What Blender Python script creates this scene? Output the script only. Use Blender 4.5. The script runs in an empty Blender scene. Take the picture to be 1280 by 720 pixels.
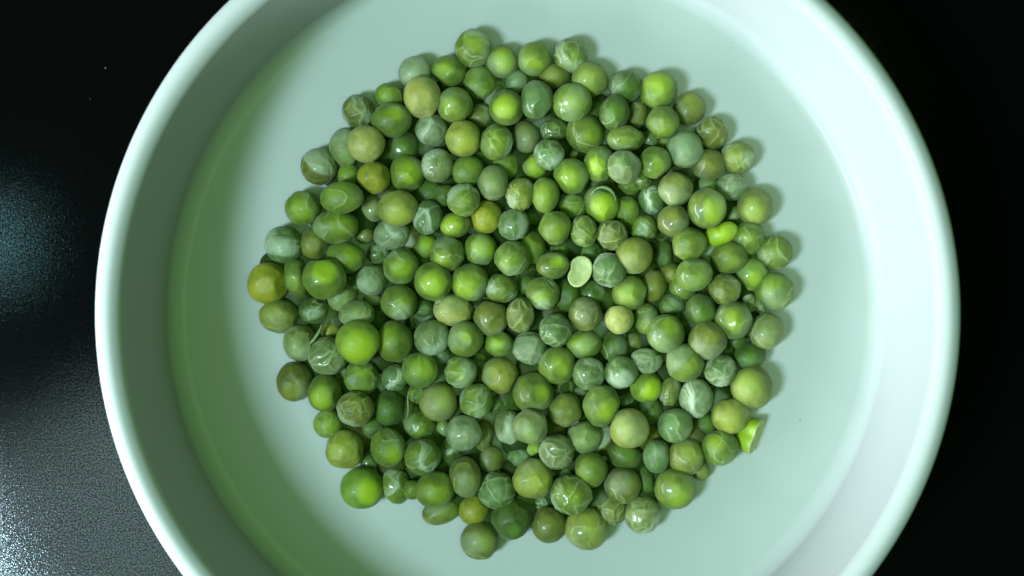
import bpy, bmesh, math, random
import numpy as np
from mathutils import Vector, Matrix, Euler

S = bpy.context.scene
COL = S.collection
RAD = math.radians

# ------------------------------------------------------------------ camera, light, exposure
F_PX, D_FLOOR = 1900.0, 0.380              # focal length in photo pixels, camera height over the bowl floor
FLOOR_Z = 0.006                            # top of the bowl's inner floor above the table
CAM = Vector((-0.0036, 0.0058, FLOOR_Z + D_FLOOR))
cam_d = bpy.data.cameras.new('camera')
cam_d.sensor_width = 36.0
cam_d.lens = 36.0 * F_PX / 1280.0
cam_d.clip_start, cam_d.clip_end = 0.01, 20.0
cam_d.dof.use_dof = True
cam_d.dof.focus_distance = D_FLOOR - 0.012
cam_d.dof.aperture_fstop = 11.0
cam_o = bpy.data.objects.new('camera', cam_d)
cam_o.location = CAM
COL.objects.link(cam_o)
S.camera = cam_o

world = bpy.data.worlds.new('World')
S.world = world
world.use_nodes = True
world.node_tree.nodes['Background'].inputs[0].default_value = (0.36, 1.0, 0.38, 1)
world.node_tree.nodes['Background'].inputs[1].default_value = 0.008

def area(name, loc, target, sx, sy, power, colour, spread=180):
    d = bpy.data.lights.new(name, 'AREA')
    d.shape = 'RECTANGLE'
    d.size, d.size_y = sx, sy
    d.energy = power
    d.color = colour
    d.spread = RAD(spread)
    o = bpy.data.objects.new(name, d)
    o.location = loc
    o.rotation_euler = (Vector(target) - Vector(loc)).to_track_quat('-Z', 'Y').to_euler()
    COL.objects.link(o)
    return o

KEY_AZ, KEY_TILT, KEY_DIST = RAD(207), RAD(33.5), 2.0
key_dir = Vector((math.cos(KEY_AZ) * math.sin(KEY_TILT), math.sin(KEY_AZ) * math.sin(KEY_TILT), math.cos(KEY_TILT)))
area('key_lamp', Vector((0, 0, 0.01)) + key_dir * KEY_DIST, (0, 0, 0.01), 0.34, 0.44, 50.5, (0.66, 0.90, 1.0))
area('side_fill', (-0.64, -0.25, 0.25), (0, 0, 0.02), 0.95, 0.16, 16.0, (0.86, 0.97, 1.0))  # added strip, not a known lamp; brightens the bowl's right wall
area('overhead_fill', (0.05, 0.0, 0.64), (0, 0, 0), 0.30, 0.30, 1.5, (0.44, 1.0, 0.29))  # added green fill above the camera, lifts the shaded left floor
area('sheen_fill', (-0.185, -0.108, 0.50), (0, 0, 0), 0.14, 0.22, 0.22, (0.74, 1.0, 1.0))  # added only to lay a sheen on the table
area('small_lamp', (-0.310, 0.032, 0.50), (0, 0, 0), 0.026, 0.026, 0.018, (0.42, 0.95, 1.0))

S.render.engine = 'CYCLES'
S.cycles.samples = 128
S.cycles.use_denoising = True
S.cycles.max_bounces = 10
S.cycles.diffuse_bounces = 6
S.view_settings.view_transform = 'Standard'
S.view_settings.look = 'None'
S.view_settings.exposure = 0.0
S.view_settings.gamma = 1.0
S.view_settings.use_curve_mapping = False

# ------------------------------------------------------------------ helpers
def tag(o, label=None, cat=None, group=None, kind=None):
    if label: o['label'] = label
    if cat: o['category'] = cat
    if group: o['group'] = group
    if kind: o['kind'] = kind
    return o

def link(name, mesh, parent=None):
    o = bpy.data.objects.new(name, mesh)
    COL.objects.link(o)
    if parent: o.parent = parent
    return o

def mat_new(name):
    m = bpy.data.materials.new(name)
    m.use_nodes = True
    nt = m.node_tree
    for n in list(nt.nodes): nt.nodes.remove(n)
    out = nt.nodes.new('ShaderNodeOutputMaterial')
    bs = nt.nodes.new('ShaderNodeBsdfPrincipled')
    nt.links.new(bs.outputs[0], out.inputs[0])
    return m, nt, bs

class NB:
    """small node builder"""
    def __init__(s, nt): s.nt = nt
    def put(s, sock, v):
        if hasattr(v, 'is_output'): s.nt.links.new(v, sock)
        else: sock.default_value = v
    def math(s, op, a, b=0.0, clamp=False):
        n = s.nt.nodes.new('ShaderNodeMath'); n.operation = op; n.use_clamp = clamp
        s.put(n.inputs[0], a); s.put(n.inputs[1], b); return n.outputs[0]
    def mix(s, fac, a, b, mode='MIX'):
        n = s.nt.nodes.new('ShaderNodeMix'); n.data_type = 'RGBA'; n.blend_type = mode
        s.put(n.inputs[0], fac); s.put(n.inputs[6], a); s.put(n.inputs[7], b); return n.outputs[2]
    def noise(s, vec, scale, detail=3, rough=0.5):
        n = s.nt.nodes.new('ShaderNodeTexNoise')
        if vec is not None: s.nt.links.new(vec, n.inputs['Vector'])
        n.inputs['Scale'].default_value = scale; n.inputs['Detail'].default_value = detail
        n.inputs['Roughness'].default_value = rough; return n
    def ramp(s, v, a, b):
        n = s.nt.nodes.new('ShaderNodeMapRange'); n.interpolation_type = 'SMOOTHSTEP'
        s.put(n.inputs[0], v); n.inputs[1].default_value = a; n.inputs[2].default_value = b
        n.inputs[3].default_value = 0; n.inputs[4].default_value = 1; return n.outputs[0]
    def bump(s, h, strength, dist, normal=None):
        n = s.nt.nodes.new('ShaderNodeBump'); s.put(n.inputs['Height'], h)
        n.inputs['Strength'].default_value = strength; n.inputs['Distance'].default_value = dist
        if normal is not None: s.nt.links.new(normal, n.inputs['Normal'])
        return n.outputs[0]

# ------------------------------------------------------------------ materials
def glaze_material():
    m, nt, bs = mat_new('white_glaze'); b = NB(nt)
    tc = nt.nodes.new('ShaderNodeTexCoord').outputs['Object']
    n1 = b.noise(tc, 18, 4).outputs[0]
    base = b.mix(n1, (0.335, 0.36, 0.35, 1), (0.36, 0.38, 0.37, 1))
    b.put(bs.inputs['Base Color'], base)
    bs.inputs['Roughness'].default_value = 0.30
    bs.inputs['Coat Weight'].default_value = 0.07
    bs.inputs['Coat Roughness'].default_value = 0.16
    bs.inputs['Specular IOR Level'].default_value = 0.03
    n2 = b.noise(tc, 60, 2).outputs[0]
    b.put(bs.inputs['Normal'], b.bump(n2, 0.03, 0.002))
    return m

def table_material():
    m, nt, bs = mat_new('black_textured_table'); b = NB(nt)
    tc = nt.nodes.new('ShaderNodeTexCoord').outputs['Object']
    fine = b.noise(tc, 2900, 1, 0.6).outputs[0]
    col = b.noise(tc, 1100, 1, 0.5).outputs[1]
    bs.inputs['Base Color'].default_value = (0.0012, 0.0014, 0.0014, 1)
    bs.inputs['Roughness'].default_value = 0.075
    spec = b.mix(0.30, (0.85, 0.95, 0.95, 1), col)
    b.put(bs.inputs['Specular Tint'], spec)
    grain = b.ramp(fine, 0.36, 0.66)
    b.put(bs.inputs['Specular IOR Level'], b.math('ADD', 0.08, b.math('MULTIPLY', grain, 1.3)))
    b.put(bs.inputs['Normal'], b.bump(fine, 0.085, 0.0002))
    return m

def pea_material(matte=False):
    m, nt, bs = mat_new('dull_pea_skin' if matte else 'pea_skin'); b = NB(nt)
    tcn = nt.nodes.new('ShaderNodeTexCoord'); oi = nt.nodes.new('ShaderNodeObjectInfo')
    off = nt.nodes.new('ShaderNodeVectorMath'); off.operation = 'ADD'
    comb = nt.nodes.new('ShaderNodeCombineXYZ')
    r37 = b.math('MULTIPLY', oi.outputs['Random'], 37.0)
    for i in range(3): nt.links.new(r37, comb.inputs[i])
    nt.links.new(tcn.outputs['Object'], off.inputs[0]); nt.links.new(comb.outputs[0], off.inputs[1])
    vec = off.outputs[0]
    at = nt.nodes.new('ShaderNodeAttribute'); at.attribute_name = 'skin'
    sep = nt.nodes.new('ShaderNodeSeparateColor'); nt.links.new(at.outputs['Color'], sep.inputs[0])
    vein, core, pale = sep.outputs[0], sep.outputs[1], sep.outputs[2]
    def oattr(name):
        a = nt.nodes.new('ShaderNodeAttribute'); a.attribute_type = 'OBJECT'; a.attribute_name = name
        return a
    corestr = oattr('core').outputs['Fac']
    corecol = oattr('core_colour').outputs['Color']
    palestr = oattr('pale').outputs['Fac']
    veinstr = oattr('vein').outputs['Fac']
    base = oi.outputs['Color']
    big = b.noise(vec, 1.6, 3, 0.55).outputs[0]
    mid = b.noise(vec, 5.5, 4, 0.6).outputs[0]
    fin = b.noise(vec, 26, 3, 0.6).outputs[0]
    dark = b.mix(1.0, base, (0.62, 0.72, 0.60, 1), 'MULTIPLY')
    c = b.mix(b.ramp(big, 0.38, 0.66), base, dark)
    c = b.mix(b.math('MULTIPLY', b.ramp(mid, 0.45, 0.75), 0.18), c, (0.13, 0.19, 0.075, 1))
    cf = b.math('MULTIPLY', b.math('POWER', core, b.math('SUBTRACT', 1.5, b.math('MULTIPLY', corestr, 1.15))), corestr, True)
    c = b.mix(cf, c, corecol)
    pf = b.math('MULTIPLY', b.math('MULTIPLY', pale, palestr), b.math('ADD', 0.55, b.math('MULTIPLY', fin, 0.8)), True)
    c = b.mix(pf, c, (0.33, 0.39, 0.27, 1))
    vf = b.math('MULTIPLY', b.math('MULTIPLY', vein, veinstr), b.math('ADD', 0.25, b.math('MULTIPLY', mid, 1.1)), True)
    c = b.mix(vf, c, (0.33, 0.37, 0.18, 1))
    b.put(bs.inputs['Base Color'], c)
    bs.inputs['Subsurface Weight'].default_value = 0.22
    bs.inputs['Subsurface Radius'].default_value = (0.9, 1.0, 0.25)
    bs.inputs['Subsurface Scale'].default_value = 0.0012
    rough = b.math('ADD', 0.40, b.math('MULTIPLY', mid, 0.28))
    b.put(bs.inputs['Roughness'], rough)
    bs.inputs['Specular IOR Level'].default_value = 0.36
    b.put(bs.inputs['Coat Weight'], b.math('ADD', 0.03, b.math('MULTIPLY', b.ramp(oi.outputs['Random'], 0.60, 0.98), 0.34)))
    bs.inputs['Coat Roughness'].default_value = 0.09
    bs.inputs['Sheen Weight'].default_value = 0.09
    bs.inputs['Sheen Roughness'].default_value = 0.45
    bs.inputs['Sheen Tint'].default_value = (0.75, 0.95, 0.70, 1)
    h = b.math('ADD', b.math('MULTIPLY', mid, 1.0), b.math('MULTIPLY', fin, 0.25))
    b.put(bs.inputs['Normal'], b.bump(h, 0.30, 0.00035))
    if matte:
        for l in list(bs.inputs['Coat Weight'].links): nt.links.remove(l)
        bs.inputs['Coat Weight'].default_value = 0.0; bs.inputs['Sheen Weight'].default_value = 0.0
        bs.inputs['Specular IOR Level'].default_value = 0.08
    return m

def flesh_material(name, c0, c1, rough=0.45):
    m, nt, bs = mat_new(name); b = NB(nt)
    tc = nt.nodes.new('ShaderNodeTexCoord').outputs['Object']
    n = b.noise(tc, 3, 4, 0.6).outputs[0]; f = b.noise(tc, 22, 3).outputs[0]
    b.put(bs.inputs['Base Color'], b.mix(b.ramp(n, 0.3, 0.7), c0, c1))
    bs.inputs['Roughness'].default_value = rough
    bs.inputs['Subsurface Weight'].default_value = 0.25
    bs.inputs['Subsurface Radius'].default_value = (0.9, 1.0, 0.3)
    bs.inputs['Subsurface Scale'].default_value = 0.0012
    b.put(bs.inputs['Normal'], b.bump(f, 0.2, 0.0003))
    return m

GLAZE, TABLE, PEA, DULL = glaze_material(), table_material(), pea_material(), pea_material(True)
LIME = flesh_material('lime_flesh', (0.24, 0.36, 0.012, 1), (0.30, 0.40, 0.02, 1))
CUT = flesh_material('cut_face', (0.30, 0.35, 0.11, 1), (0.40, 0.43, 0.20, 1))
SKIN = flesh_material('loose_seed_coat', (0.13, 0.20, 0.06, 1), (0.20, 0.27, 0.11, 1), 0.3)
DUST = flesh_material('dust', (0.14, 0.16, 0.15, 1), (0.2, 0.2, 0.19, 1), 0.8)

# ------------------------------------------------------------------ setting: the table
bm = bmesh.new()
bmesh.ops.create_grid(bm, x_segments=4, y_segments=4, size=0.9)
me = bpy.data.meshes.new('table_surface'); bm.to_mesh(me); bm.free()
me.materials.append(TABLE)
tag(link('table_surface', me), 'black finely grained table top under the white bowl', None, None, 'structure')

# ------------------------------------------------------------------ the bowl (one lathe, cut in rim, wall and base)
def arc(cx, cz, r, a0, a1, n):
    return [(cx + r * math.cos(RAD(a0 + (a1 - a0) * i / n)), cz + r * math.sin(RAD(a0 + (a1 - a0) * i / n))) for i in range(n + 1)]

def bowl():
    mm = 0.001
    H = 46.0                                        # rim top above the table
    prof = []; part = []
    def add(pts, name):
        for p in pts:
            if prof and abs(prof[-1][0] - p[0]) + abs(prof[-1][1] - p[1]) < 1e-4: continue
            prof.append(p); part.append(name)
    fz = FLOOR_Z / mm
    rf = 4.5
    wall_ang = 4.0                                  # degrees off vertical
    cx, cz = 84.7, fz + rf
    add([(84.7 * (i / 14.0), fz) for i in range(15)], 'bowl_base')
    add(arc(cx, cz, rf, -90, -wall_ang, 14), 'bowl_base')
    wx, wz = prof[-1]
    top_in = (wx + math.tan(RAD(wall_ang)) * (H - 4.2 - wz), H - 4.2)
    add([(wx + (top_in[0] - wx) * i / 14, wz + (top_in[1] - wz) * i / 14) for i in range(1, 15)], 'bowl_wall')
    # a faint step under the lip, then the lip: a crest near the bowl's mouth that rolls away outwards
    x0, z0 = top_in
    add([(x0 + 0.03, z0 + 0.25), (x0 + 0.02, z0 + 0.55), (x0 + 0.09, z0 + 0.75)], 'bowl_rim')
    add([(x0 + 3.15 + 3.1 * math.cos(RAD(176 - 186 * q / 30)), z0 + 0.9 + 3.3 * math.sin(RAD(176 - 186 * q / 30))) for q in range(31)], 'bowl_rim')
    ex, ez = prof[-1]
    add([(ex - (ex - 92.2) * t ** 1.3, ez + (12.0 - ez) * t) for t in [i / 14 for i in range(1, 15)]], 'bowl_wall')
    add(arc(82.2, 12.0, 10.0, 0, -90, 10), 'bowl_base')
    add([(64.0, 2.0), (63.0, 0.2), (60.0, 0.0), (59.0, 2.0), (0.0, 2.2)], 'bowl_base')
    P = np.array(prof) * mm
    T = np.gradient(P, axis=0)
    Nn = np.stack([-T[:, 1], T[:, 0]], 1); Nn /= np.linalg.norm(Nn, axis=1)[:, None] + 1e-12
    SEG = 256
    root = bpy.data.objects.new('bowl', None); COL.objects.link(root)
    tag(root, 'round white glazed bowl holding the dried green peas', 'bowl')
    ang = np.linspace(0, 2 * math.pi, SEG, endpoint=False); ca, sa = np.cos(ang), np.sin(ang)
    for name in ('bowl_base', 'bowl_wall', 'bowl_rim'):
        V, Fc, VN = [], [], []
        for i in range(1, len(P)):
            if part[i] != name: continue
            base = len(V)
            for j in (i - 1, i):
                for k in range(SEG):
                    V.append((P[j, 0] * ca[k], P[j, 0] * sa[k], P[j, 1])); VN.append((Nn[j, 0] * ca[k], Nn[j, 0] * sa[k], Nn[j, 1]))
            for k in range(SEG):
                q = (k + 1) % SEG
                Fc.append((base + k, base + SEG + k, base + SEG + q, base + q))
        m = bpy.data.meshes.new(name)
        m.from_pydata(V, [], Fc); m.materials.append(GLAZE)
        m.polygons.foreach_set('use_smooth', [True] * len(m.polygons))
        m.normals_split_custom_set_from_vertices(VN)
        link(name, m, root)
bowl()

# ------------------------------------------------------------------ pea shapes
rng = np.random.default_rng(11)
random.seed(5)
_bm = bmesh.new(); bmesh.ops.create_icosphere(_bm, subdivisions=6, radius=1.0)
ICO_V = np.array([v.co[:] for v in _bm.verts]); ICO_F = [tuple(v.index for v in f.verts) for f in _bm.faces]
_bm.free()
ICO_V /= np.linalg.norm(ICO_V, axis=1)[:, None]

def waves(p, freq, n=14):
    k = rng.normal(size=(n, 3)); k *= (freq * rng.uniform(0.6, 1.4, n) / np.linalg.norm(k, axis=1))[:, None]
    return (np.sin(p @ k.T + rng.uniform(0, 6.28, n)) * rng.uniform(0.5, 1, n)).sum(1) / math.sqrt(n) / 0.55

def sstep(x, a, b):
    t = np.clip((x - a) / (b - a), 0, 1); return t * t * (3 - 2 * t)

def seeds(n, rep=None):
    pts = rng.normal(size=(n, 3)); pts /= np.linalg.norm(pts, axis=1)[:, None]
    for _ in range(rep or int(rng.integers(1, 9))):          # push them apart
        d = pts[:, None] - pts[None]; r2 = (d ** 2).sum(2) + np.eye(n)
        pts += 0.02 * (d / r2[..., None] ** 1.5).sum(1) / n * 4
        pts /= np.linalg.norm(pts, axis=1)[:, None]
    return pts

def make_variant(kind):
    n = ICO_V
    w = n + (0.17 if kind == 'wrinkled' else 0.10) * np.stack([waves(n, 3.2) for _ in range(3)], 1) + 0.03 * np.stack([waves(n, 9) for _ in range(3)], 1)
    w /= np.linalg.norm(w, axis=1)[:, None]
    r = 1 + 0.026 * waves(n, 2.0) + 0.010 * waves(n, 4.5)
    vein = np.zeros(len(n)); pale = np.zeros(len(n))
    def cells(N, rep=None):
        s = seeds(N, rep); a = np.arccos(np.clip(w @ s.T, -1, 1))
        idx = np.argsort(a, axis=1)[:, :2]
        f1 = np.take_along_axis(a, idx[:, :1], 1)[:, 0]; f2 = np.take_along_axis(a, idx[:, 1:], 1)[:, 0]
        lo = np.minimum(idx[:, 0], idx[:, 1]); hi = np.maximum(idx[:, 0], idx[:, 1])
        table = rng.uniform(0, 1, (N, N))
        return s, a, (f2 - f1) * 0.5, table[lo, hi], idx[:, 0]
    if kind == 'smooth':
        N = int(rng.integers(4, 9)); s = seeds(N, 6)
        h = rng.uniform(0.87, 0.985, N)
        c = n @ s.T
        pl = np.where(c > 0.2, h / np.maximum(c, 0.2), 9).min(1)
        k = 0.03; r = np.minimum(np.minimum(r, pl) - k * np.exp(-np.abs(r - pl) / k) * 0.4, 1.04)
        pale = 0.4 * sstep(waves(n, 2.4), 0.5, 1.6)
    elif kind == 'facet':
        N = int(rng.integers(13, 20))
        s, a, e, wt, own = cells(N, 10)
        h = rng.uniform(0.955, 1.0, N)
        c = w @ s.T; q = np.where(c > 0.15, h / np.maximum(c, 0.15), 9)
        sm = -np.log(np.exp(-q * 22).sum(1)) / 22; sm = np.minimum(sm / sm.mean(), 1.05)
        r = r * 0.5 + sm * 0.5
        gate = sstep(wt, 0.45, 0.9) * sstep(waves(n, 2.2), -0.6, 0.6)
        vein = np.exp(-(e / 0.035) ** 2) * gate
        r += 0.018 * np.exp(-(e / 0.07) ** 2) * gate
        pale = 0.5 * sstep(waves(n, 2.6), 0.4, 1.5)
    elif kind == 'veined':
        z1 = waves(w, 2.3, 9); z2 = waves(w, 2.8, 9); g1 = sstep(waves(n, 2.0), -0.3, 0.5); g2 = sstep(waves(n, 2.0), 0, 0.7)
        vein = np.maximum(np.exp(-(z1 / 0.09) ** 2) * g1, 0.85 * np.exp(-(z2 / 0.10) ** 2) * g2)
        r += 0.02 * np.exp(-(z1 / 0.16) ** 2) * g1 + 0.018 * np.exp(-(z2 / 0.16) ** 2) * g2
        r -= 0.035 * sstep(z1, 0.1, 0.9) * g1
        pale = 0.5 * sstep(waves(n, 2.6), 0.3, 1.4)
    elif kind == 'wrinkled':
        N = int(rng.integers(15, 36))
        s, a, e, wt, own = cells(N)
        dep = rng.uniform(0.015, 0.075, N)[own]
        gate = 0.15 + 0.85 * sstep(wt + 0.25 * waves(n, 3.0), 0.2, 0.8)
        r += 0.02 - dep * sstep(e, 0.01, 0.22) * gate
        r += 0.012 * waves(w, 8)
        vein = np.exp(-(e / 0.04) ** 2) * gate
        pale = sstep(waves(n, 3.0), 0.0, 1.3)
    elif kind == 'streaked':
        ax = np.array([rng.uniform(-.45, .45), rng.uniform(-.45, .45), 1.0]); ax /= np.linalg.norm(ax)
        u = np.cross(ax, [1, .2, 0]); u /= np.linalg.norm(u); v = np.cross(ax, u)
        th = np.arccos(np.clip(n @ ax, -1, 1)); ph = np.arctan2(n @ v, n @ u) + 0.45 * waves(n, 2.6) + 0.15 * waves(n, 7)
        st = sum(np.sin(ph * k + rng.uniform(0, 6.28)) * g for k, g in ((2, .9), (3, .7), (7, .4), (13, .35)))
        fall = (1 - sstep(th, 0.3, 1.6)) * sstep(waves(n, 2.6), -0.9, 0.7)
        pale = np.clip(sstep(st, -0.1, 1.0) * (0.35 + fall) + 0.9 * (1 - sstep(th, 0.0, 0.35)), 0, 1)
        vein = 0.8 * sstep(st, 0.5, 1.4) * fall
        r += 0.02 * st * fall * sstep(th, 0.05, 0.4) - 0.02 * np.exp(-(th / .2) ** 2)
        s, a, e, wt, own = cells(14)
        r -= 0.03 * sstep(e, 0.02, 0.3)
    elif kind == 'peanut':
        r *= 1 - 0.34 * np.exp(-((n[:, 0] + 0.05) / 0.30) ** 2)
        s, a, e, wt, own = cells(26)
        r -= 0.08 * sstep(e, 0.01, 0.2); vein = 0.7 * np.exp(-(e / 0.05) ** 2); pale = sstep(waves(n, 3), 0, 1.3)
    r += 0.004 * waves(n, 12)
    c0 = np.array([rng.uniform(-.45, .45), rng.uniform(-.45, .45), 1.0]); c0 /= np.linalg.norm(c0)
    ang = np.arccos(np.clip(n @ c0, -1, 1)) + 0.10 * waves(n, 2.6) + 0.03 * waves(n, 6)
    size = rng.uniform(0.50, 0.80)
    core = 1 - sstep(ang, size * 0.25, size * 1.25)  # light caught in the flesh under the skin, painted as a top patch
    P = n * r[:, None]
    P -= (P.max(0) + P.min(0)) / 2
    P /= (P.max(0) - P.min(0))[None] / 2             # unit half-extents, so the scale is the real size
    return P, np.stack([np.clip(vein, 0, 1), np.clip(core, 0, 1), np.clip(pale, 0, 1), np.ones(len(n))], 1)

def mesh_of(name, V, F, data, mat):
    m = bpy.data.meshes.new(name)
    m.from_pydata(V.tolist() if hasattr(V, 'tolist') else V, [], F)
    m.materials.append(mat)
    m.polygons.foreach_set('use_smooth', [True] * len(m.polygons))
    if data is not None:
        a = m.color_attributes.new('skin', 'FLOAT_COLOR', 'POINT')
        a.data.foreach_set('color', data.astype(np.float32).ravel())
    return m

VARIANTS = {}
for kind, cnt in (('smooth', 14), ('facet', 14), ('veined', 12), ('wrinkled', 18), ('streaked', 6), ('peanut', 1)):
    VARIANTS[kind] = []
    for _ in range(cnt):
        P, dat = make_variant(kind)
        VARIANTS[kind].append(mesh_of(kind + '_pea', P, ICO_F, dat, PEA))

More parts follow.
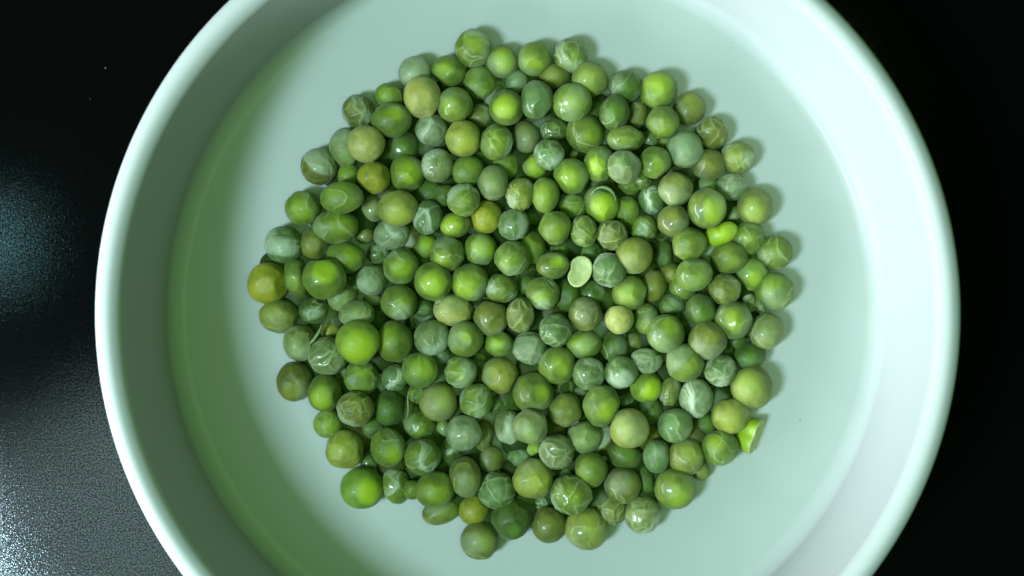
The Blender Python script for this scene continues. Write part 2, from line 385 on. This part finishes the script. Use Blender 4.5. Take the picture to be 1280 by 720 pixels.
# ------------------------------------------------------------------ the peas
# x, y, half-width, half-height (all in the photo's scale, read off once and turned into places on the pile),
# layer in the pile, kind, colour, how bright the core shows
C = {'g': ((.220, .312, .030), 'mid green'),   'd': ((.105, .180, .018), 'dark green'),
     'l': ((.275, .400, .040), 'lime green'),  'y': ((.350, .375, .055), 'yellow green'),
     'Y': ((.370, .360, .020), 'golden yellow'), 'o': ((.215, .238, .030), 'olive'),
     'b': ((.185, .290, .080), 'blue green'),  'p': ((.315, .370, .120), 'pale green'),
     'k': ((.460, .440, .120), 'khaki'),       't': ((.275, .310, .055), 'tan green'),
     'w': ((.370, .440, .210), 'whitish green')}
K = {'s': 'smooth', 'f': 'facet', 'v': 'veined', 'w': 'wrinkled', 'k': 'streaked', 'n': 'peanut'}
RAW = """
519 91 20 20 0 s w 0
487.5 120 19 16 0 v g 4
528 121 23 26 1 s k 5
448 139 20 20 0 w o 3
489 150 25 21 1 s g 8
539.5 163 20 20 0 k w 0
432 184 20 24 0 v p 5
457.5 180.5 22 22 1 s k 2
504 185 20 19 0 s d 3
399 208 23 22 0 w o 2
467 222 20 20 1 s Y 3
509 217 22 22 1 f g 8
547 207 20 21 1 w p 1
437 219 15 15 0 s g 2
592 61 22.5 22.5 1 w g 4
561 89 22 19 1 s g 7
628 78 19 21 1 s g 9
600.5 103 20 20 0 f g 2
669 74 21.5 21.5 1 s g 7
713.5 69.5 21.5 21.5 1 w g 5
693.5 95 20 15 0 s o 5
646.5 102 16 14 0 s b 0
737 99 23 21 1 s t 7
569 131 20.5 22.5 1 s g 5
671.5 125 20 25 2 s b 2
633 134.5 21.5 21.5 1 s g 10
715 128 23 25 2 v g 5
601 144.5 16 16 0 f o 1
579 173 22 22 2 s y 7
621 177.5 20.5 23 1 w g 3
658 171.5 17 20 0 s o 4
693 162 18 15 0 w d 2
731 167 22 24 1 v g 3
686 193.5 19 19 1 w b 2
668 208 17 15 0 s l 8
716 193.5 9 9 0 s t 0
714 220 22.5 21 1 s g 6
585 214 18 20 1 s g 2
632 206 17 17 0 f g 2
616 228 19 22 1 v p 3
749 205 19 22 1 f g 9
780 208.5 20 22 2 f p 3
781.5 108 21 20 1 v d 2
823 113 23 24 1 s g 8
768 140.5 18.5 23 1 f d 4
798 143 12 17 0 f o 0
829 153 20 20 1 f g 2
862 134.5 20 20 0 s o 5
890 166 18.5 20.5 0 w o 2
782 173 23 16 1 s g 2
814 173 13 13 0 f d 0
856.5 187 22.5 22.5 2 s b 3
922 197 20.5 20.5 1 w t 4
818.5 203 19 20 1 s g 3
886 206 20 20 0 f o 2
834 177 12 12 0 s g 0
915 233.5 20 17 1 w w 0
844.5 236 21 20.5 1 f t 3
884 232 13 13 0 s g 3
944 258 22.5 22 0 s t 8
884 260.5 25 23 2 s g 10
814.5 250 16 19 0 k b 0
787 233 16 11 0 f g 1
378.5 260 20.5 22 0 f g 5
427 247 27 19.5 2 v g 3
419.5 283.5 28 20.5 1 v g 4
355 306 24 23 0 w b 1
393 304 19 19 0 s o 2
466 260 14 17 0 v p 4
497 260 26 22 2 s y 6
535 272 18 21 1 k b 1
456 293 12 12 0 s o 1
489 293 22 18.5 1 k w 0
432 322 25 19 1 s g 5
334.5 354 26 24 0 s Y 4
371 347 17 24 0 s g 4
405 347.5 26 26 2 s g 10
427.5 371 19 18 0 s p 2
464 350 18 19 1 f w 0
501 333 22 21.5 1 f g 5
533 308 16 16 0 s g 8
473 318 14 14 0 w d 0
541.5 351.5 23 24 1 s g 10
498.5 378 22.5 21 1 w g 4
467 375 13 10 0 s o 2
530 386 14 14 0 s d 0
559 317 21 22 2 f g 6
446 393 22 18 1 v p 2
393 388 20 16 0 w d 1
348.5 395 24 21 0 f t 3
556 244 14 13 0 s d 0
580 250 20.5 20.5 1 w g 2
607.5 271 18.5 20.5 1 s Y 4
650.5 243 18.5 21 1 w y 4
682.5 244 16.5 21.5 1 s g 4
716.5 257 18 15.5 0 v g 2
752.5 255.5 20.5 23.5 2 s g 9
784 264 15 19 0 s g 4
570 281 19 15.5 1 s g 9
642 281 19 19 1 w b 1
664 272 12 12 0 s d 0
693.5 285 20 20 1 f g 4
730 289 16.5 19.5 1 w g 1
765 293.5 19 18 1 w t 1
600.5 311.5 20 19.5 1 v g 8
665 310 17.5 20.5 0 s g 3
641 323 21.5 21.5 2 f g 4
700.5 312 15 11 0 f d 1
691 332 20.5 16.5 1 s g 9
761 337.5 21 21 1 w b 1
738 315 15 14 0 s d 2
586.5 353 23.5 22.5 2 f g 7
626.5 360 20.5 18 1 w g 1
660 355.5 14 14 0 s d 2
678 366.5 20.5 20 2 w g 5
709 369 16 20 0 s d 1
742 367 17 16 0 s d 2
566 388 24 19.5 2 w k 2
614 397.5 21 22 2 s o 4
650.5 394 17 22 1 w t 1
731.5 392.5 20.5 20 2 f o 2
793 319 23 22 2 s y 4
805 286 18 17 0 w g 2
841.5 276.5 20 19.5 1 s o 4
862 305.5 21.5 21 1 f g 2
936 297 21 20.5 0 f g 2
968 316 20.5 22 0 v g 1
911 322 23 19.5 1 s g 2
829.5 318 12 18 0 s d 2
868 343.5 23 20 2 s g 3
940 342 19 21 0 s l 6
906 361.5 19.5 20 1 f o 3
968 364 23 23 1 v g 3
854 358 18 16 0 s g 3
838.5 341.5 13 13 0 s o 5
787 366 20.5 21.5 1 s g 5
817 357 16 19.5 0 s o 2
918 268 11 11 0 s p 0
943 379 17 12 0 n p 0
838.5 381.5 17.5 14 0 f d 2
876 387 19 19 1 s d 4
916 400 24 22 2 f g 5
958 414 20.5 22 1 v p 1
774 399 18 17.5 1 s k 4
808 399 15.5 20 0 v g 4
832.5 417 24 22.5 2 v g 5
884.5 424.5 23 22 1 f o 4
768 433.5 17 19.5 0 v d 2
794 427 12 12 0 s o 0
808 451 20 16 1 w w 0
856.5 453.5 23 23 2 f g 2
900.5 463 20 20 1 w b 1
937 445 20.5 16 0 s d 5
920.5 426 13 11 0 s d 1
833 446 11 11 0 s g 1
776 465.5 20.5 20 2 w b 1
807.5 484 20 19 1 s l 10
837 489 13.5 20 0 w t 1
870 497.5 21 25 2 k w 0
940 485 26 25.5 1 s t 6
914 520 24.5 22 1 s y 5
844 532 21.5 20.5 1 v b 2
786.5 535 25 23 2 s y 6
813.5 514 17 15 0 f d 1
881.5 529.5 13 14 0 s d 3
900 560 22 23 1 v g 5
782 500 11 12 0 f d 0
736 467 20 20 1 w b 0
751 507 22.5 26 2 f g 9
539.5 422 21 22.5 1 w p 1
582 424 22 21.5 2 s g 6
623 429.5 18.5 16 1 s g 8
662 435 21 20.5 1 w w 0
694 413 20.5 20 1 w b 1
696.5 456.5 22.5 23.5 2 s g 4
730 430 22 18 2 v g 4
525 462.5 22.5 22 1 v g 6
575.5 465 20 20 1 w g 4
625 469 21.5 23 2 s y 4
666.5 491 26 24 2 s g 7
707 512 20.5 21 1 f t 3
725.5 488 13 10 0 s d 1
548.5 503 23.5 23 2 s y 6
595.5 501 21 20.5 1 w g 2
623 507 13 13 0 s d 0
636.5 534 18 21 0 w p 1
662 533 23 21 2 f p 4
730 547 20 22 1 f p 4
580 542 22.5 22 2 f w 0
604 545 13 20 0 s o 2
523.5 531 20 17.5 0 f g 2
555 535 10 14 0 s g 2
667 560 12 12 0 s l 8
696 565 22 21 2 w p 1
375 428 20.5 23 1 f p 5
414 413 13 13 0 s o 5
410.5 445 24 22.5 1 w p 1
446.5 427 27 25.5 2 s l 10
493 427 22.5 26 1 s g 4
368.5 477 22 25 0 f o 4
405.5 491 20.5 23 1 s g 7
452 471.5 22.5 20.5 1 w g 4
493.5 472.5 16 17 0 k b 1
444.5 511.5 23 21.5 1 w o 4
486.5 510 19.5 22 0 s d 2
410 529 18 17 0 v l 1
431 562 23 25 1 f y 6
522 493 14 14 0 f g 1
485 559 21.5 24.5 1 f g 8
528 571 21.5 23 1 k g 1
485 394 10 8 0 s g 2
452 610 25.5 26 1 s l 9
495 607.5 17 23 0 k g 0
544 611.5 24.5 22 2 s g 4
551 639 24 16 0 v t 4
581.5 597 19.5 25.5 1 f o 6
562 563 14 17 0 k d 0
614 574 17 15.5 0 v t 1
592.5 637 18 19 0 s Y 5
599.5 675.5 24 22 0 v t 5
462 577 12 12 0 f d 0
516 612 12 12 0 s g 1
621 613 22 23.5 1 w b 1
667 599 25 25 2 f y 5
639 649 25 25 0 s d 5
649 571.5 14 14 0 f b 1
739.5 587 19.5 22 1 s g 2
714 618.5 25 24.5 2 w g 3
686 656 21 23 0 s o 2
733 661 26 26 1 v y 6
764 638 19 19 0 w t 1
778.5 606.5 21 23 1 v o 3
676 627 11 11 0 w d 0
705 591 11 11 0 s d 1
780.5 568 22 17.5 0 s d 5
820.5 570 17 20.5 1 f b 1
858 570.5 22 23 2 f t 7
844 611 26 24 1 s g 6
804 643 22 23 1 w p 1
808 600 12 19 0 s d 1
876 588 12 12 0 s t 1
600.5 446 10 10 0 s g 1
537 240 18 17 0 s d 1
466 534 15 14 0 f d 1
551 444 14 13 0 f d 0
803 225 12 12 0 f d 0
"""
PEAS = []
for line in RAW.split('\n'):
    t = line.split()
    if not t: continue
    PEAS.append(dict(x=float(t[0]), y=float(t[1]), rx=float(t[2]), ry=float(t[3]), layer=int(t[4]), kind=K[t[5]], col=t[6], core=int(t[7]) / 10))

# three split halves and their places: handled as peas while the pile is settled
SPLITS = [dict(x=724, y=339, rx=16.5, ry=22, layer=2.5, kind='split_face'),
          dict(x=946, y=546, rx=17, ry=17, layer=1.5, kind='split_side'),
          dict(x=902, y=291.5, rx=21, ry=14, layer=2.5, kind='split_dome')]

def place(px, py, z):
    k = (CAM.z - z) / F_PX
    return CAM.x + (px - 640.0) * k, CAM.y - (py - 360.0) * k, k

settled = []                                           # x, y, z, radius
def settle(p, shrink=0.92):
    z = FLOOR_Z + 0.0045
    for _ in range(6):
        x, y, k = place(p['x'], p['y'], z)
        r = 0.5 * (p['rx'] + p['ry']) * k
        rz = p.get('flat', 0.94) * r
        zz = FLOOR_Z + rz
        for (sx, sy, sz, sr) in settled:
            dd = (x - sx) ** 2 + (y - sy) ** 2; R = shrink * (rz + sr)
            if dd < R * R: zz = max(zz, sz + math.sqrt(R * R - dd))
        if abs(zz - z) < 1e-5: break
        z = zz if _ < 3 else 0.5 * (z + zz)
    x, y, k = place(p['x'], p['y'], z)
    p.update(X=x, Y=y, Z=z, k=k, rz=rz)
    settled.append((x, y, z, rz))

yy, xx = np.mgrid[0:720:4, 0:1280:4]
_cov = np.zeros(xx.shape, bool)
for p in PEAS: _cov |= ((xx - p['x']) / p['rx']) ** 2 + ((yy - p['y']) / p['ry']) ** 2 < 1
for p in PEAS:                                         # whatever lies at the edge of the heap stands on the bowl itself
    p['edge'] = _cov[(xx - p['x']) ** 2 + (yy - p['y']) ** 2 < 62 ** 2].mean() < 0.71
LOWER = [p for p in PEAS if p['layer'] == 0 or p['edge']]
for p in sorted(LOWER, key=lambda p: (p['layer'], -(p['rx'] * p['ry']))): settle(p, 0.80)

# peas at the bottom of the pile, painted dark like the shade between the others
yy, xx = np.mgrid[0:720:4, 0:1280:4]
cover = np.zeros(xx.shape, bool)
for p in PEAS + SPLITS: cover |= ((xx - p['x']) / (p['rx'] - 1)) ** 2 + ((yy - p['y']) / (p['ry'] - 1)) ** 2 < 1
def inside_pile(x, y, r):
    w = (xx - x) ** 2 + (yy - y) ** 2 < r * r
    return cover0[w].mean()
cover0 = cover.copy()
er = random.Random(3)
DEEP = []
floor_px = [(p['x'], p['y'], 0.5 * (p['rx'] + p['ry'])) for p in LOWER]
hole_pts = [(float(xx[a, b]), float(yy[a, b])) for a, b in zip(*np.nonzero(~cover)) if 320 < xx[a, b] < 985 and 45 < yy[a, b] < 690]
hole_pts = [h for h in hole_pts if inside_pile(h[0], h[1], 42) > 0.765 and math.hypot(h[0] - 866, h[1] - 158) > 20]
holes = np.array(hole_pts)
cands = []
for h in hole_pts[::2]:
    for r in (20, 17, 14):
        for _ in range(3):
            x, y = h[0] + er.uniform(-12, 12), h[1] + er.uniform(-12, 12)
            if math.hypot(x - 866, y - 158) < r + 12 or inside_pile(x, y, r + 3) < 0.5: continue
            if any((x - a) ** 2 + (y - b) ** 2 < (0.52 * (r + c)) ** 2 for a, b, c in floor_px): continue
            cands.append((x, y, r))
cands = np.array(cands)
hit = ((cands[:, None, 0] - holes[None, :, 0]) ** 2 + (cands[:, None, 1] - holes[None, :, 1]) ** 2 < cands[:, None, 2] ** 2).astype(np.float32)
alive = np.ones(len(cands), bool); open_ = np.ones(len(holes), np.float32)
while len(DEEP) < 170:
    gain = (hit @ open_) * alive
    i = int(gain.argmax())
    if gain[i] < 2: break
    x, y, r = (float(v) for v in cands[i])
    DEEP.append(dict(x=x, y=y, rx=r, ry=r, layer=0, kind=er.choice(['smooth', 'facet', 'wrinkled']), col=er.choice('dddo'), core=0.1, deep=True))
    open_ *= 1 - hit[i]
    alive &= np.hypot(cands[:, 0] - x, cands[:, 1] - y) > 0.58 * (r + cands[:, 2])
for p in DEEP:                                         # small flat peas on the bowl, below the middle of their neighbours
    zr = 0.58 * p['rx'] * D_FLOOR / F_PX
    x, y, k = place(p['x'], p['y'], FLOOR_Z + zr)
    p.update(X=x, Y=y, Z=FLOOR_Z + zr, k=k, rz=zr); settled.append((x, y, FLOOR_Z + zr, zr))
for L in (1, 1.5, 2, 2.5):
    for p in sorted([p for p in PEAS + SPLITS if p['layer'] == L and not p.get('edge')], key=lambda p: -(p['rx'] + p['ry'])):
        if p['kind'].startswith('split'): p['flat'] = 0.9
        settle(p, 0.90)
print('peas', len(PEAS), 'deep', len(DEEP), 'top of pile mm', max(s[2] for s in settled) * 1000)

# ------------------------------------------------------------------ what each pea is called
LANDMARK = {
    (592, 61): ('wrinkled mid green pea at the very top of the pile', 'topmost wrinkled pea'),
    (528, 121): ('large khaki pea with a yellow patch near the upper edge of the pile', 'khaki pea with yellow patch'),
    (539.5, 163): ('whitish pea with fine radiating streaks, low among greener peas', 'streaky whitish pea'),
    (457.5, 180.5): ('plain smooth khaki pea on the upper left edge of the pile', 'plain khaki pea'),
    (607.5, 271): ('smooth golden yellow pea in the upper middle of the pile', 'golden pea'),
    (489, 293): ('whitish pea with a broad pale stripe down its middle', 'broad striped pea'),
    (427, 247): ('long glossy green pea lying across, upper one of two alike', 'long glossy pea'),
    (334.5, 354): ('yellow olive pea at the far left tip of the pile', 'leftmost yellow pea'),
    (405, 347.5): ('large round green pea with a bright lime core near the left tip', 'lime cored left pea'),
    (446.5, 427): ('largest vivid lime green pea, smooth, in the left part of the pile', 'vivid lime pea'),
    (452, 610): ('big smooth lime green pea at the lower left corner of the pile', 'big corner lime pea'),
    (566, 388): ('wrinkled cream coloured pea right of centre left, with pale ridges', 'wrinkled cream pea'),
    (752.5, 255.5): ('bright green pea with its skin torn open in a crescent', 'torn skin pea'),
    (884, 260.5): ('large green pea with the brightest oval lime core, upper right', 'oval lime cored pea'),
    (774, 399): ('small smooth cream pea with a tiny crack, right of the middle', 'small cream pea'),
    (807.5, 484): ('small vivid lime pea under a blue green wrinkled one', 'small vivid lime pea'),
    (870, 497.5): ('pea with a white burst of streaks on its top', 'white burst pea'),
    (666.5, 491): ('large glossy green pea with a milky sheen, lower middle', 'milky sheen pea'),
    (580, 542): ('whitish flat faced pea coming to a point, lower middle', 'pointed whitish pea'),
    (592.5, 637): ('deep yellow pea tucked under others near the bottom edge', 'deep yellow pea'),
    (599.5, 675.5): ('tan green pea with a pale ridge, lowest of the whole pile', 'lowest pea'),
    (733, 661): ('big yellow green veined pea on the bottom edge of the pile', 'big bottom edge pea'),
    (844, 611): ('large smooth oval green pea on the lower right edge', 'large lower right pea'),
    (862, 134.5): ('smooth dark olive pea on the upper right edge of the pile', 'olive edge pea'),
    (968, 364): ('glossy veined green pea at the far right tip of the pile', 'rightmost glossy pea'),
    (940, 485): ('largest smooth tan green pea on the right edge', 'largest right edge pea'),
    (696.5, 456.5): ('plain smooth round green pea on top at the middle', 'plain green middle pea'),
    (832.5, 417): ('large veined pea with a yellow green star, on top at right', 'star veined pea'),
}
SPLIT_LABEL = {'split_face': ('pale cream split pea half lying cut face up on the pile', 'split cream half'),
               'split_side': ('bright lime split pea half standing on edge at the right border of the pile', 'lime edge split'),
               'split_dome': ('lime split pea half lying rounded side up, upper right', 'lime domed split')}
marks = []
for p in PEAS:
    if (p['x'], p['y']) in LANDMARK:
        p['label'], p['mark'] = LANDMARK[(p['x'], p['y'])]; marks.append((p['x'], p['y'], p['mark']))
for p in SPLITS:
    p['label'], p['mark'] = SPLIT_LABEL[p['kind']]; marks.append((p['x'], p['y'], p['mark']))
assert sum(1 for p in PEAS if 'mark' in p) == len(LANDMARK)
HOURS = 'twelve one two three four five six seven eight nine ten eleven'.split()
KW = {'smooth': 'smooth', 'facet': 'dented', 'veined': 'veined', 'wrinkled': 'wrinkled', 'streaked': 'pale streaked', 'peanut': 'shrunken'}
def relation(p, m):
    dx, dy = p['x'] - m[0], p['y'] - m[1]
    hr = HOURS[int(round(math.degrees(math.atan2(dx, -dy)) / 30.0)) % 12]
    d = math.hypot(dx, dy) / 44.0
    if d < 1.25: return f"touching the {m[2]} at {hr} o'clock"
    return f"{'one pea' if d < 1.9 else 'two peas' if d < 2.7 else 'three peas'} from the {m[2]} at {hr} o'clock"
used = set(p['label'] for p in PEAS + SPLITS if 'label' in p)
for p in sorted(PEAS, key=lambda p: -p['layer']):
    if 'label' in p: continue
    over = [q for q in PEAS + SPLITS if q is not p and q['layer'] > p['layer'] and math.hypot(q['x'] - p['x'], q['y'] - p['y']) < 0.72 * (q['rx'] + p['rx'])]
    small = 'small ' if p['rx'] + p['ry'] < 31 else 'large ' if p['rx'] + p['ry'] > 47 else ''
    look = f"{small}{KW[p['kind']]} {C[p['col']][1]} pea"
    if p['core'] >= 0.7 and p['kind'] in ('smooth', 'facet'): look = f"{small}{C[p['col']][1]} pea with lime core"
    if p['layer'] == 0 and over and len(look.split()) < 6: look = 'half hidden ' + look
    for m in sorted(marks, key=lambda m: math.hypot(m[0] - p['x'], m[1] - p['y'])):
        lab = f"{look} {relation(p, m)}"
        if lab not in used and len(lab.split()) <= 16: break
    used.add(lab); p['label'] = lab

# ------------------------------------------------------------------ build the peas
jr = random.Random(21)
CORE = {'g': (.40, .56, .012), 'l': (.44, .60, .010), 'y': (.44, .52, .03), 'k': (.50, .47, .04), 'o': (.34, .38, .02),
        'Y': (.46, .42, .012), 't': (.40, .50, .04), 'd': (.16, .34, .012), 'b': (.20, .42, .08), 'p': (.36, .52, .08), 'w': (.40, .52, .20)}
def build_pea(p):
    o = bpy.data.objects.new('pea', jr.choice(VARIANTS[p['kind']]))
    COL.objects.link(o)
    sx, sy = 1.03 * p['rx'] * p['k'], 1.03 * p['ry'] * p['k']
    near_round = abs(p['rx'] - p['ry']) < 2.2
    o.location = (p['X'], p['Y'], p['Z'])
    ty = RAD(jr.uniform(-16, 16)); tx = RAD(jr.uniform(-16, 16))
    if near_round:
        rz = jr.uniform(0, 6.283); s = 0.5 * (sx + sy) * 1.01; o.scale = (s, s * jr.uniform(0.97, 1.03), p['rz'])
    else:
        rz = jr.choice([0.0, math.pi]) + RAD(jr.uniform(-12, 12)); o.scale = (sx, sy, p['rz'])
        if jr.random() < 0.5: o.scale = (sy, sx, p['rz']); rz += math.pi / 2
    o.rotation_euler = (tx, ty, rz)
    c = C[p['col']][0]; v = (0.19 if p.get('deep') else {'k': 0.70, 'Y': 0.64, 'y': 0.58, 'l': 0.62}.get(p['col'], 0.50)) * jr.uniform(0.86, 1.14); h = jr.uniform(-0.05, 0.05)  # deep peas get a darker colour that stands for gap shade
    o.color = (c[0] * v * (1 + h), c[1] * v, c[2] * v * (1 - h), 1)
    cc = CORE[p['col']]; w = 0.62 * jr.uniform(0.9, 1.08)
    o['core_colour'] = [cc[0] * w, cc[1] * w, cc[2]]
    o['core'] = float(min(1.0, p['core'] * 0.95 + 0.05))
    o['pale'] = {'streaked': 1.0, 'wrinkled': 0.55}.get(p['kind'], 0.45) * (1.25 if p['col'] in 'wpb' else 0.25 if p['col'] in 'Yk' else 0.95)
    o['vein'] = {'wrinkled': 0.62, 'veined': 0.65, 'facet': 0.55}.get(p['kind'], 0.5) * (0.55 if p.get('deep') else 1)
    tag(o, p['label'], 'pea', 'dried green peas heaped in the bowl' if not p.get('deep') else 'peas at the bottom of the heap')
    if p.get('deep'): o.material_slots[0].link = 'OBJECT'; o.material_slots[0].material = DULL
    p['obj'] = o
    return o
for p in PEAS: build_pea(p)
N_DEEP = 46                                            # the ones that show most are things; the rest are one mass
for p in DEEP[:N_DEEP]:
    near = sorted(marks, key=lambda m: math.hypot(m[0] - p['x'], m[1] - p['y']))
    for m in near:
        p['label'] = f"deep shade-coloured pea in a gap {relation(p, m)}"
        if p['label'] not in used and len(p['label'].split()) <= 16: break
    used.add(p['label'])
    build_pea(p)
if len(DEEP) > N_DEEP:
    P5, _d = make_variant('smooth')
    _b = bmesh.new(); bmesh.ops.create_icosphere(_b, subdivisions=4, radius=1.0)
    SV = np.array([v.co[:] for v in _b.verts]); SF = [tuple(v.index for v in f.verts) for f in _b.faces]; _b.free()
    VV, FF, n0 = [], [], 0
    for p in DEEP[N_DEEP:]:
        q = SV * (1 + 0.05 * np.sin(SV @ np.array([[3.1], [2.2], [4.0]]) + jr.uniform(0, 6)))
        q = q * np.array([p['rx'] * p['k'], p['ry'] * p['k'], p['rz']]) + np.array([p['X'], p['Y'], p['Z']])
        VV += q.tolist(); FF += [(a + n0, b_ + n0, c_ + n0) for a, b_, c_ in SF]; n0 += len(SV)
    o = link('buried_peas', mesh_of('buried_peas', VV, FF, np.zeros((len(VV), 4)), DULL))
    o.color = (.02, .036, .005, 1); o['core'] = 0.0; o['pale'] = 0.0; o['vein'] = 0.0; o['core_colour'] = [.1, .2, .02]  # near black colour stands in for the shade under the heap
    tag(o, 'shade-coloured peas buried at the very bottom of the heap', None, None, 'stuff')

# ------------------------------------------------------------------ split halves
def half_pea(kind):
    """half of a pea: a dome below a cut face at z = 0; outline slightly kidney shaped"""
    rings, seg = 18, 56
    V, Fd, Fc = [], [], []
    def outline(a):
        notch = 0.16 * math.exp(-((math.degrees((a - math.pi + math.pi) % (2 * math.pi) - math.pi)) / 20.0) ** 2)
        return 1 + 0.03 * math.sin(2 * a + .6) + 0.02 * math.sin(3 * a) - 1.6 * notch
    for i in range(rings + 1):                         # the dome, from the rim down
        t = math.pi / 2 * i / rings
        for k in range(seg):
            a = 2 * math.pi * k / seg; q = outline(a) * math.cos(t) if i < rings else 0.02
            V.append((q * math.cos(a), q * math.sin(a), -math.sin(t) * 0.95 - 0.06))
    for i in range(rings):
        for k in range(seg):
            j = (k + 1) % seg
            Fd.append((i * seg + k, (i + 1) * seg + k, (i + 1) * seg + j, i * seg + j))
    Fd.append(tuple(rings * seg + k for k in range(seg))[::-1])
    D = [(list(V), [f for f in Fd])]
    W, Fw = [], []
    cut_rings = [(1.0, -0.06), (0.99, -0.02), (0.95, 0.008), (0.88, 0.012), (0.7, -0.05), (0.45, -0.13), (0.2, -0.17), (0.01, -0.18)]
    for (q, z) in cut_rings:
        for k in range(seg):
            a = 2 * math.pi * k / seg; o_ = outline(a) * q
            W.append((o_ * math.cos(a), o_ * math.sin(a), z + 0.01 * math.sin(3 * a + q * 5) * (q < .95)))
    for i in range(len(cut_rings) - 1):
        for k in range(seg):
            j = (k + 1) % seg
            Fw.append((i * seg + k, i * seg + j, (i + 1) * seg + j, (i + 1) * seg + k))
    Fw.append(tuple((len(cut_rings) - 1) * seg + k for k in range(seg)))
    return (V, Fd), (W, Fw)

def split_pea(p, rot, scale, lift):
    root = bpy.data.objects.new('split_pea', None); COL.objects.link(root)
    (V, F), (W, G) = half_pea(p['kind'])
    link('rounded_side', mesh_of('rounded_side', V, F, None, LIME), root)
    link('cut_face', mesh_of('cut_face', W, G, None, CUT), root)
    root.location = (p['X'], p['Y'], p['Z'] + lift); root.rotation_euler = rot; root.scale = scale
    tag(root, p['label'], 'split pea', 'split pea halves')
    return root
k0 = SPLITS[0]['k']
split_pea(SPLITS[0], (RAD(-6), RAD(-8), RAD(-14)), (15 * k0, 20.5 * k0, 14 * k0), 7 * k0)
k1 = SPLITS[1]['k']
split_pea(SPLITS[1], Euler((0, RAD(66), RAD(-21)), 'XYZ'), (19 * k1, 23.5 * k1, 27 * k1), 0.5 * k1)
k2 = SPLITS[2]['k']
split_pea(SPLITS[2], (RAD(188), RAD(8), RAD(-72)), (15 * k2, 22 * k2, 17 * k2), -6 * k2)

# ------------------------------------------------------------------ loose skin
def strip(name, pts, width, parent=None, thick=0.00018):
    """a curved sliver of seed coat with real thickness; PTS are world points, WIDTH per point"""
    pts = [Vector(q) for q in pts]; V, F = [], []
    n = len(pts)
    for i, q in enumerate(pts):
        t = (pts[min(i + 1, n - 1)] - pts[max(i - 1, 0)]).normalized()
        side = t.cross(Vector((0.25, 0.1, 1))).normalized(); up = side.cross(t).normalized()
        w = width[i] / 2
        V += [q + side * w, q + up * (thick + w * 0.35), q - side * w, q - up * (thick * 0.5 - w * 0.30)]
    for i in range(n - 1):
        for k in range(4):
            j = (k + 1) % 4
            F.append((4 * i + k, 4 * i + j, 4 * i + 4 + j, 4 * i + 4 + k))
    F += [(3, 2, 1, 0), (4 * n - 4, 4 * n - 3, 4 * n - 2, 4 * n - 1)]
    m = mesh_of(name, [tuple(v) for v in V], F, None, SKIN)
    o = link(name, m)
    if parent:
        bpy.context.view_layer.update()
        o.parent = parent; o.matrix_parent_inverse = parent.matrix_world.inverted()
    return o

def find(x, y): return next(p for p in PEAS if (p['x'], p['y']) == (x, y))
def onpix(pts, z):
    out = []
    for (px, py, dz) in pts:
        x, y, k = place(px, py, z + dz); out.append((x, y, z + dz))
    return out
q = find(375, 428)
strip('loose_skin', onpix([(386, 431, .0036), (392, 425, .0036), (397, 418, .0034), (401, 410, .0034), (401.5, 405, .0038)], q['Z']), [.0005, .0011, .0012, .0007, .0002], q['obj'])
q = find(752.5, 255.5)
r_ = 1.03 * q['rz']
pts = []
for i in range(9):
    a = RAD(150 - 150 * i / 8); e = 0.80
    pts.append((q['X'] + e * q['rx'] * q['k'] * math.cos(a), q['Y'] + e * q['ry'] * q['k'] * math.sin(a) + .0004, q['Z'] + q['rz'] * 0.63))
strip('torn_skin', pts, [.0002, .0006, .0009, .0011, .0012, .0011, .0009, .0006, .0002], q['obj'], .0003)
q = find(522, 493)
w = strip('skin_sliver', onpix([(511, 489, .006), (509.5, 497, .0052), (510, 506, .0048), (510.5, 513, .0044), (509, 520, .0040), (507, 526, .0036)], q['Z']), [.0002, .0004, .0006, .0006, .0004, .0002])
tag(w, 'thin pale sliver of skin in the gap beside two dark green peas, left of middle', 'pea skin')

# ------------------------------------------------------------------ crumbs in the bowl
bm = bmesh.new(); dr = random.Random(4)
for (px, py, r) in ((914, 60, .00016), (1000, 525, .00018), (1048, 300, .00010), (520, 690, .00012), (905, 640, .00012), (960, 200, .0001), (430, 90, .0001)):
    x, y, k = place(px, py, FLOOR_Z)
    M = Matrix.Translation((x, y, FLOOR_Z + r * 0.5)) @ Matrix.Rotation(dr.uniform(0, 6), 4, 'Z') @ Matrix.Diagonal((1, dr.uniform(.6, 1.7), .6, 1))
    bmesh.ops.create_icosphere(bm, subdivisions=1, radius=r, matrix=M)
me = bpy.data.meshes.new('pea_crumbs'); bm.to_mesh(me); bm.free(); me.materials.append(flesh_material('crumb', (.05, .07, .03, 1), (.09, .11, .05, 1), .7))
tag(link('pea_crumbs', me), 'tiny dark crumbs on the white bowl floor', None, None, 'stuff')

# ------------------------------------------------------------------ dust on the table
bm = bmesh.new()
dr = random.Random(8)
for (px, py) in ((46, 103), (113, 124), (132, 85), (61, 271), (101, 212)):
    k = CAM.z / F_PX
    r = dr.uniform(.00006, .00012)
    M = Matrix.Translation((CAM.x + (px - 640) * k, CAM.y - (py - 360) * k, r * 0.7)) @ Matrix.Rotation(dr.uniform(0, 6), 4, 'Z') @ Matrix.Diagonal((1, dr.uniform(.5, 1.8), .7, 1))
    bmesh.ops.create_icosphere(bm, subdivisions=1, radius=r, matrix=M)
me = bpy.data.meshes.new('dust'); bm.to_mesh(me); bm.free(); me.materials.append(DUST)
tag(link('dust', me), 'tiny pale dust specks on the black table', None, None, 'stuff')
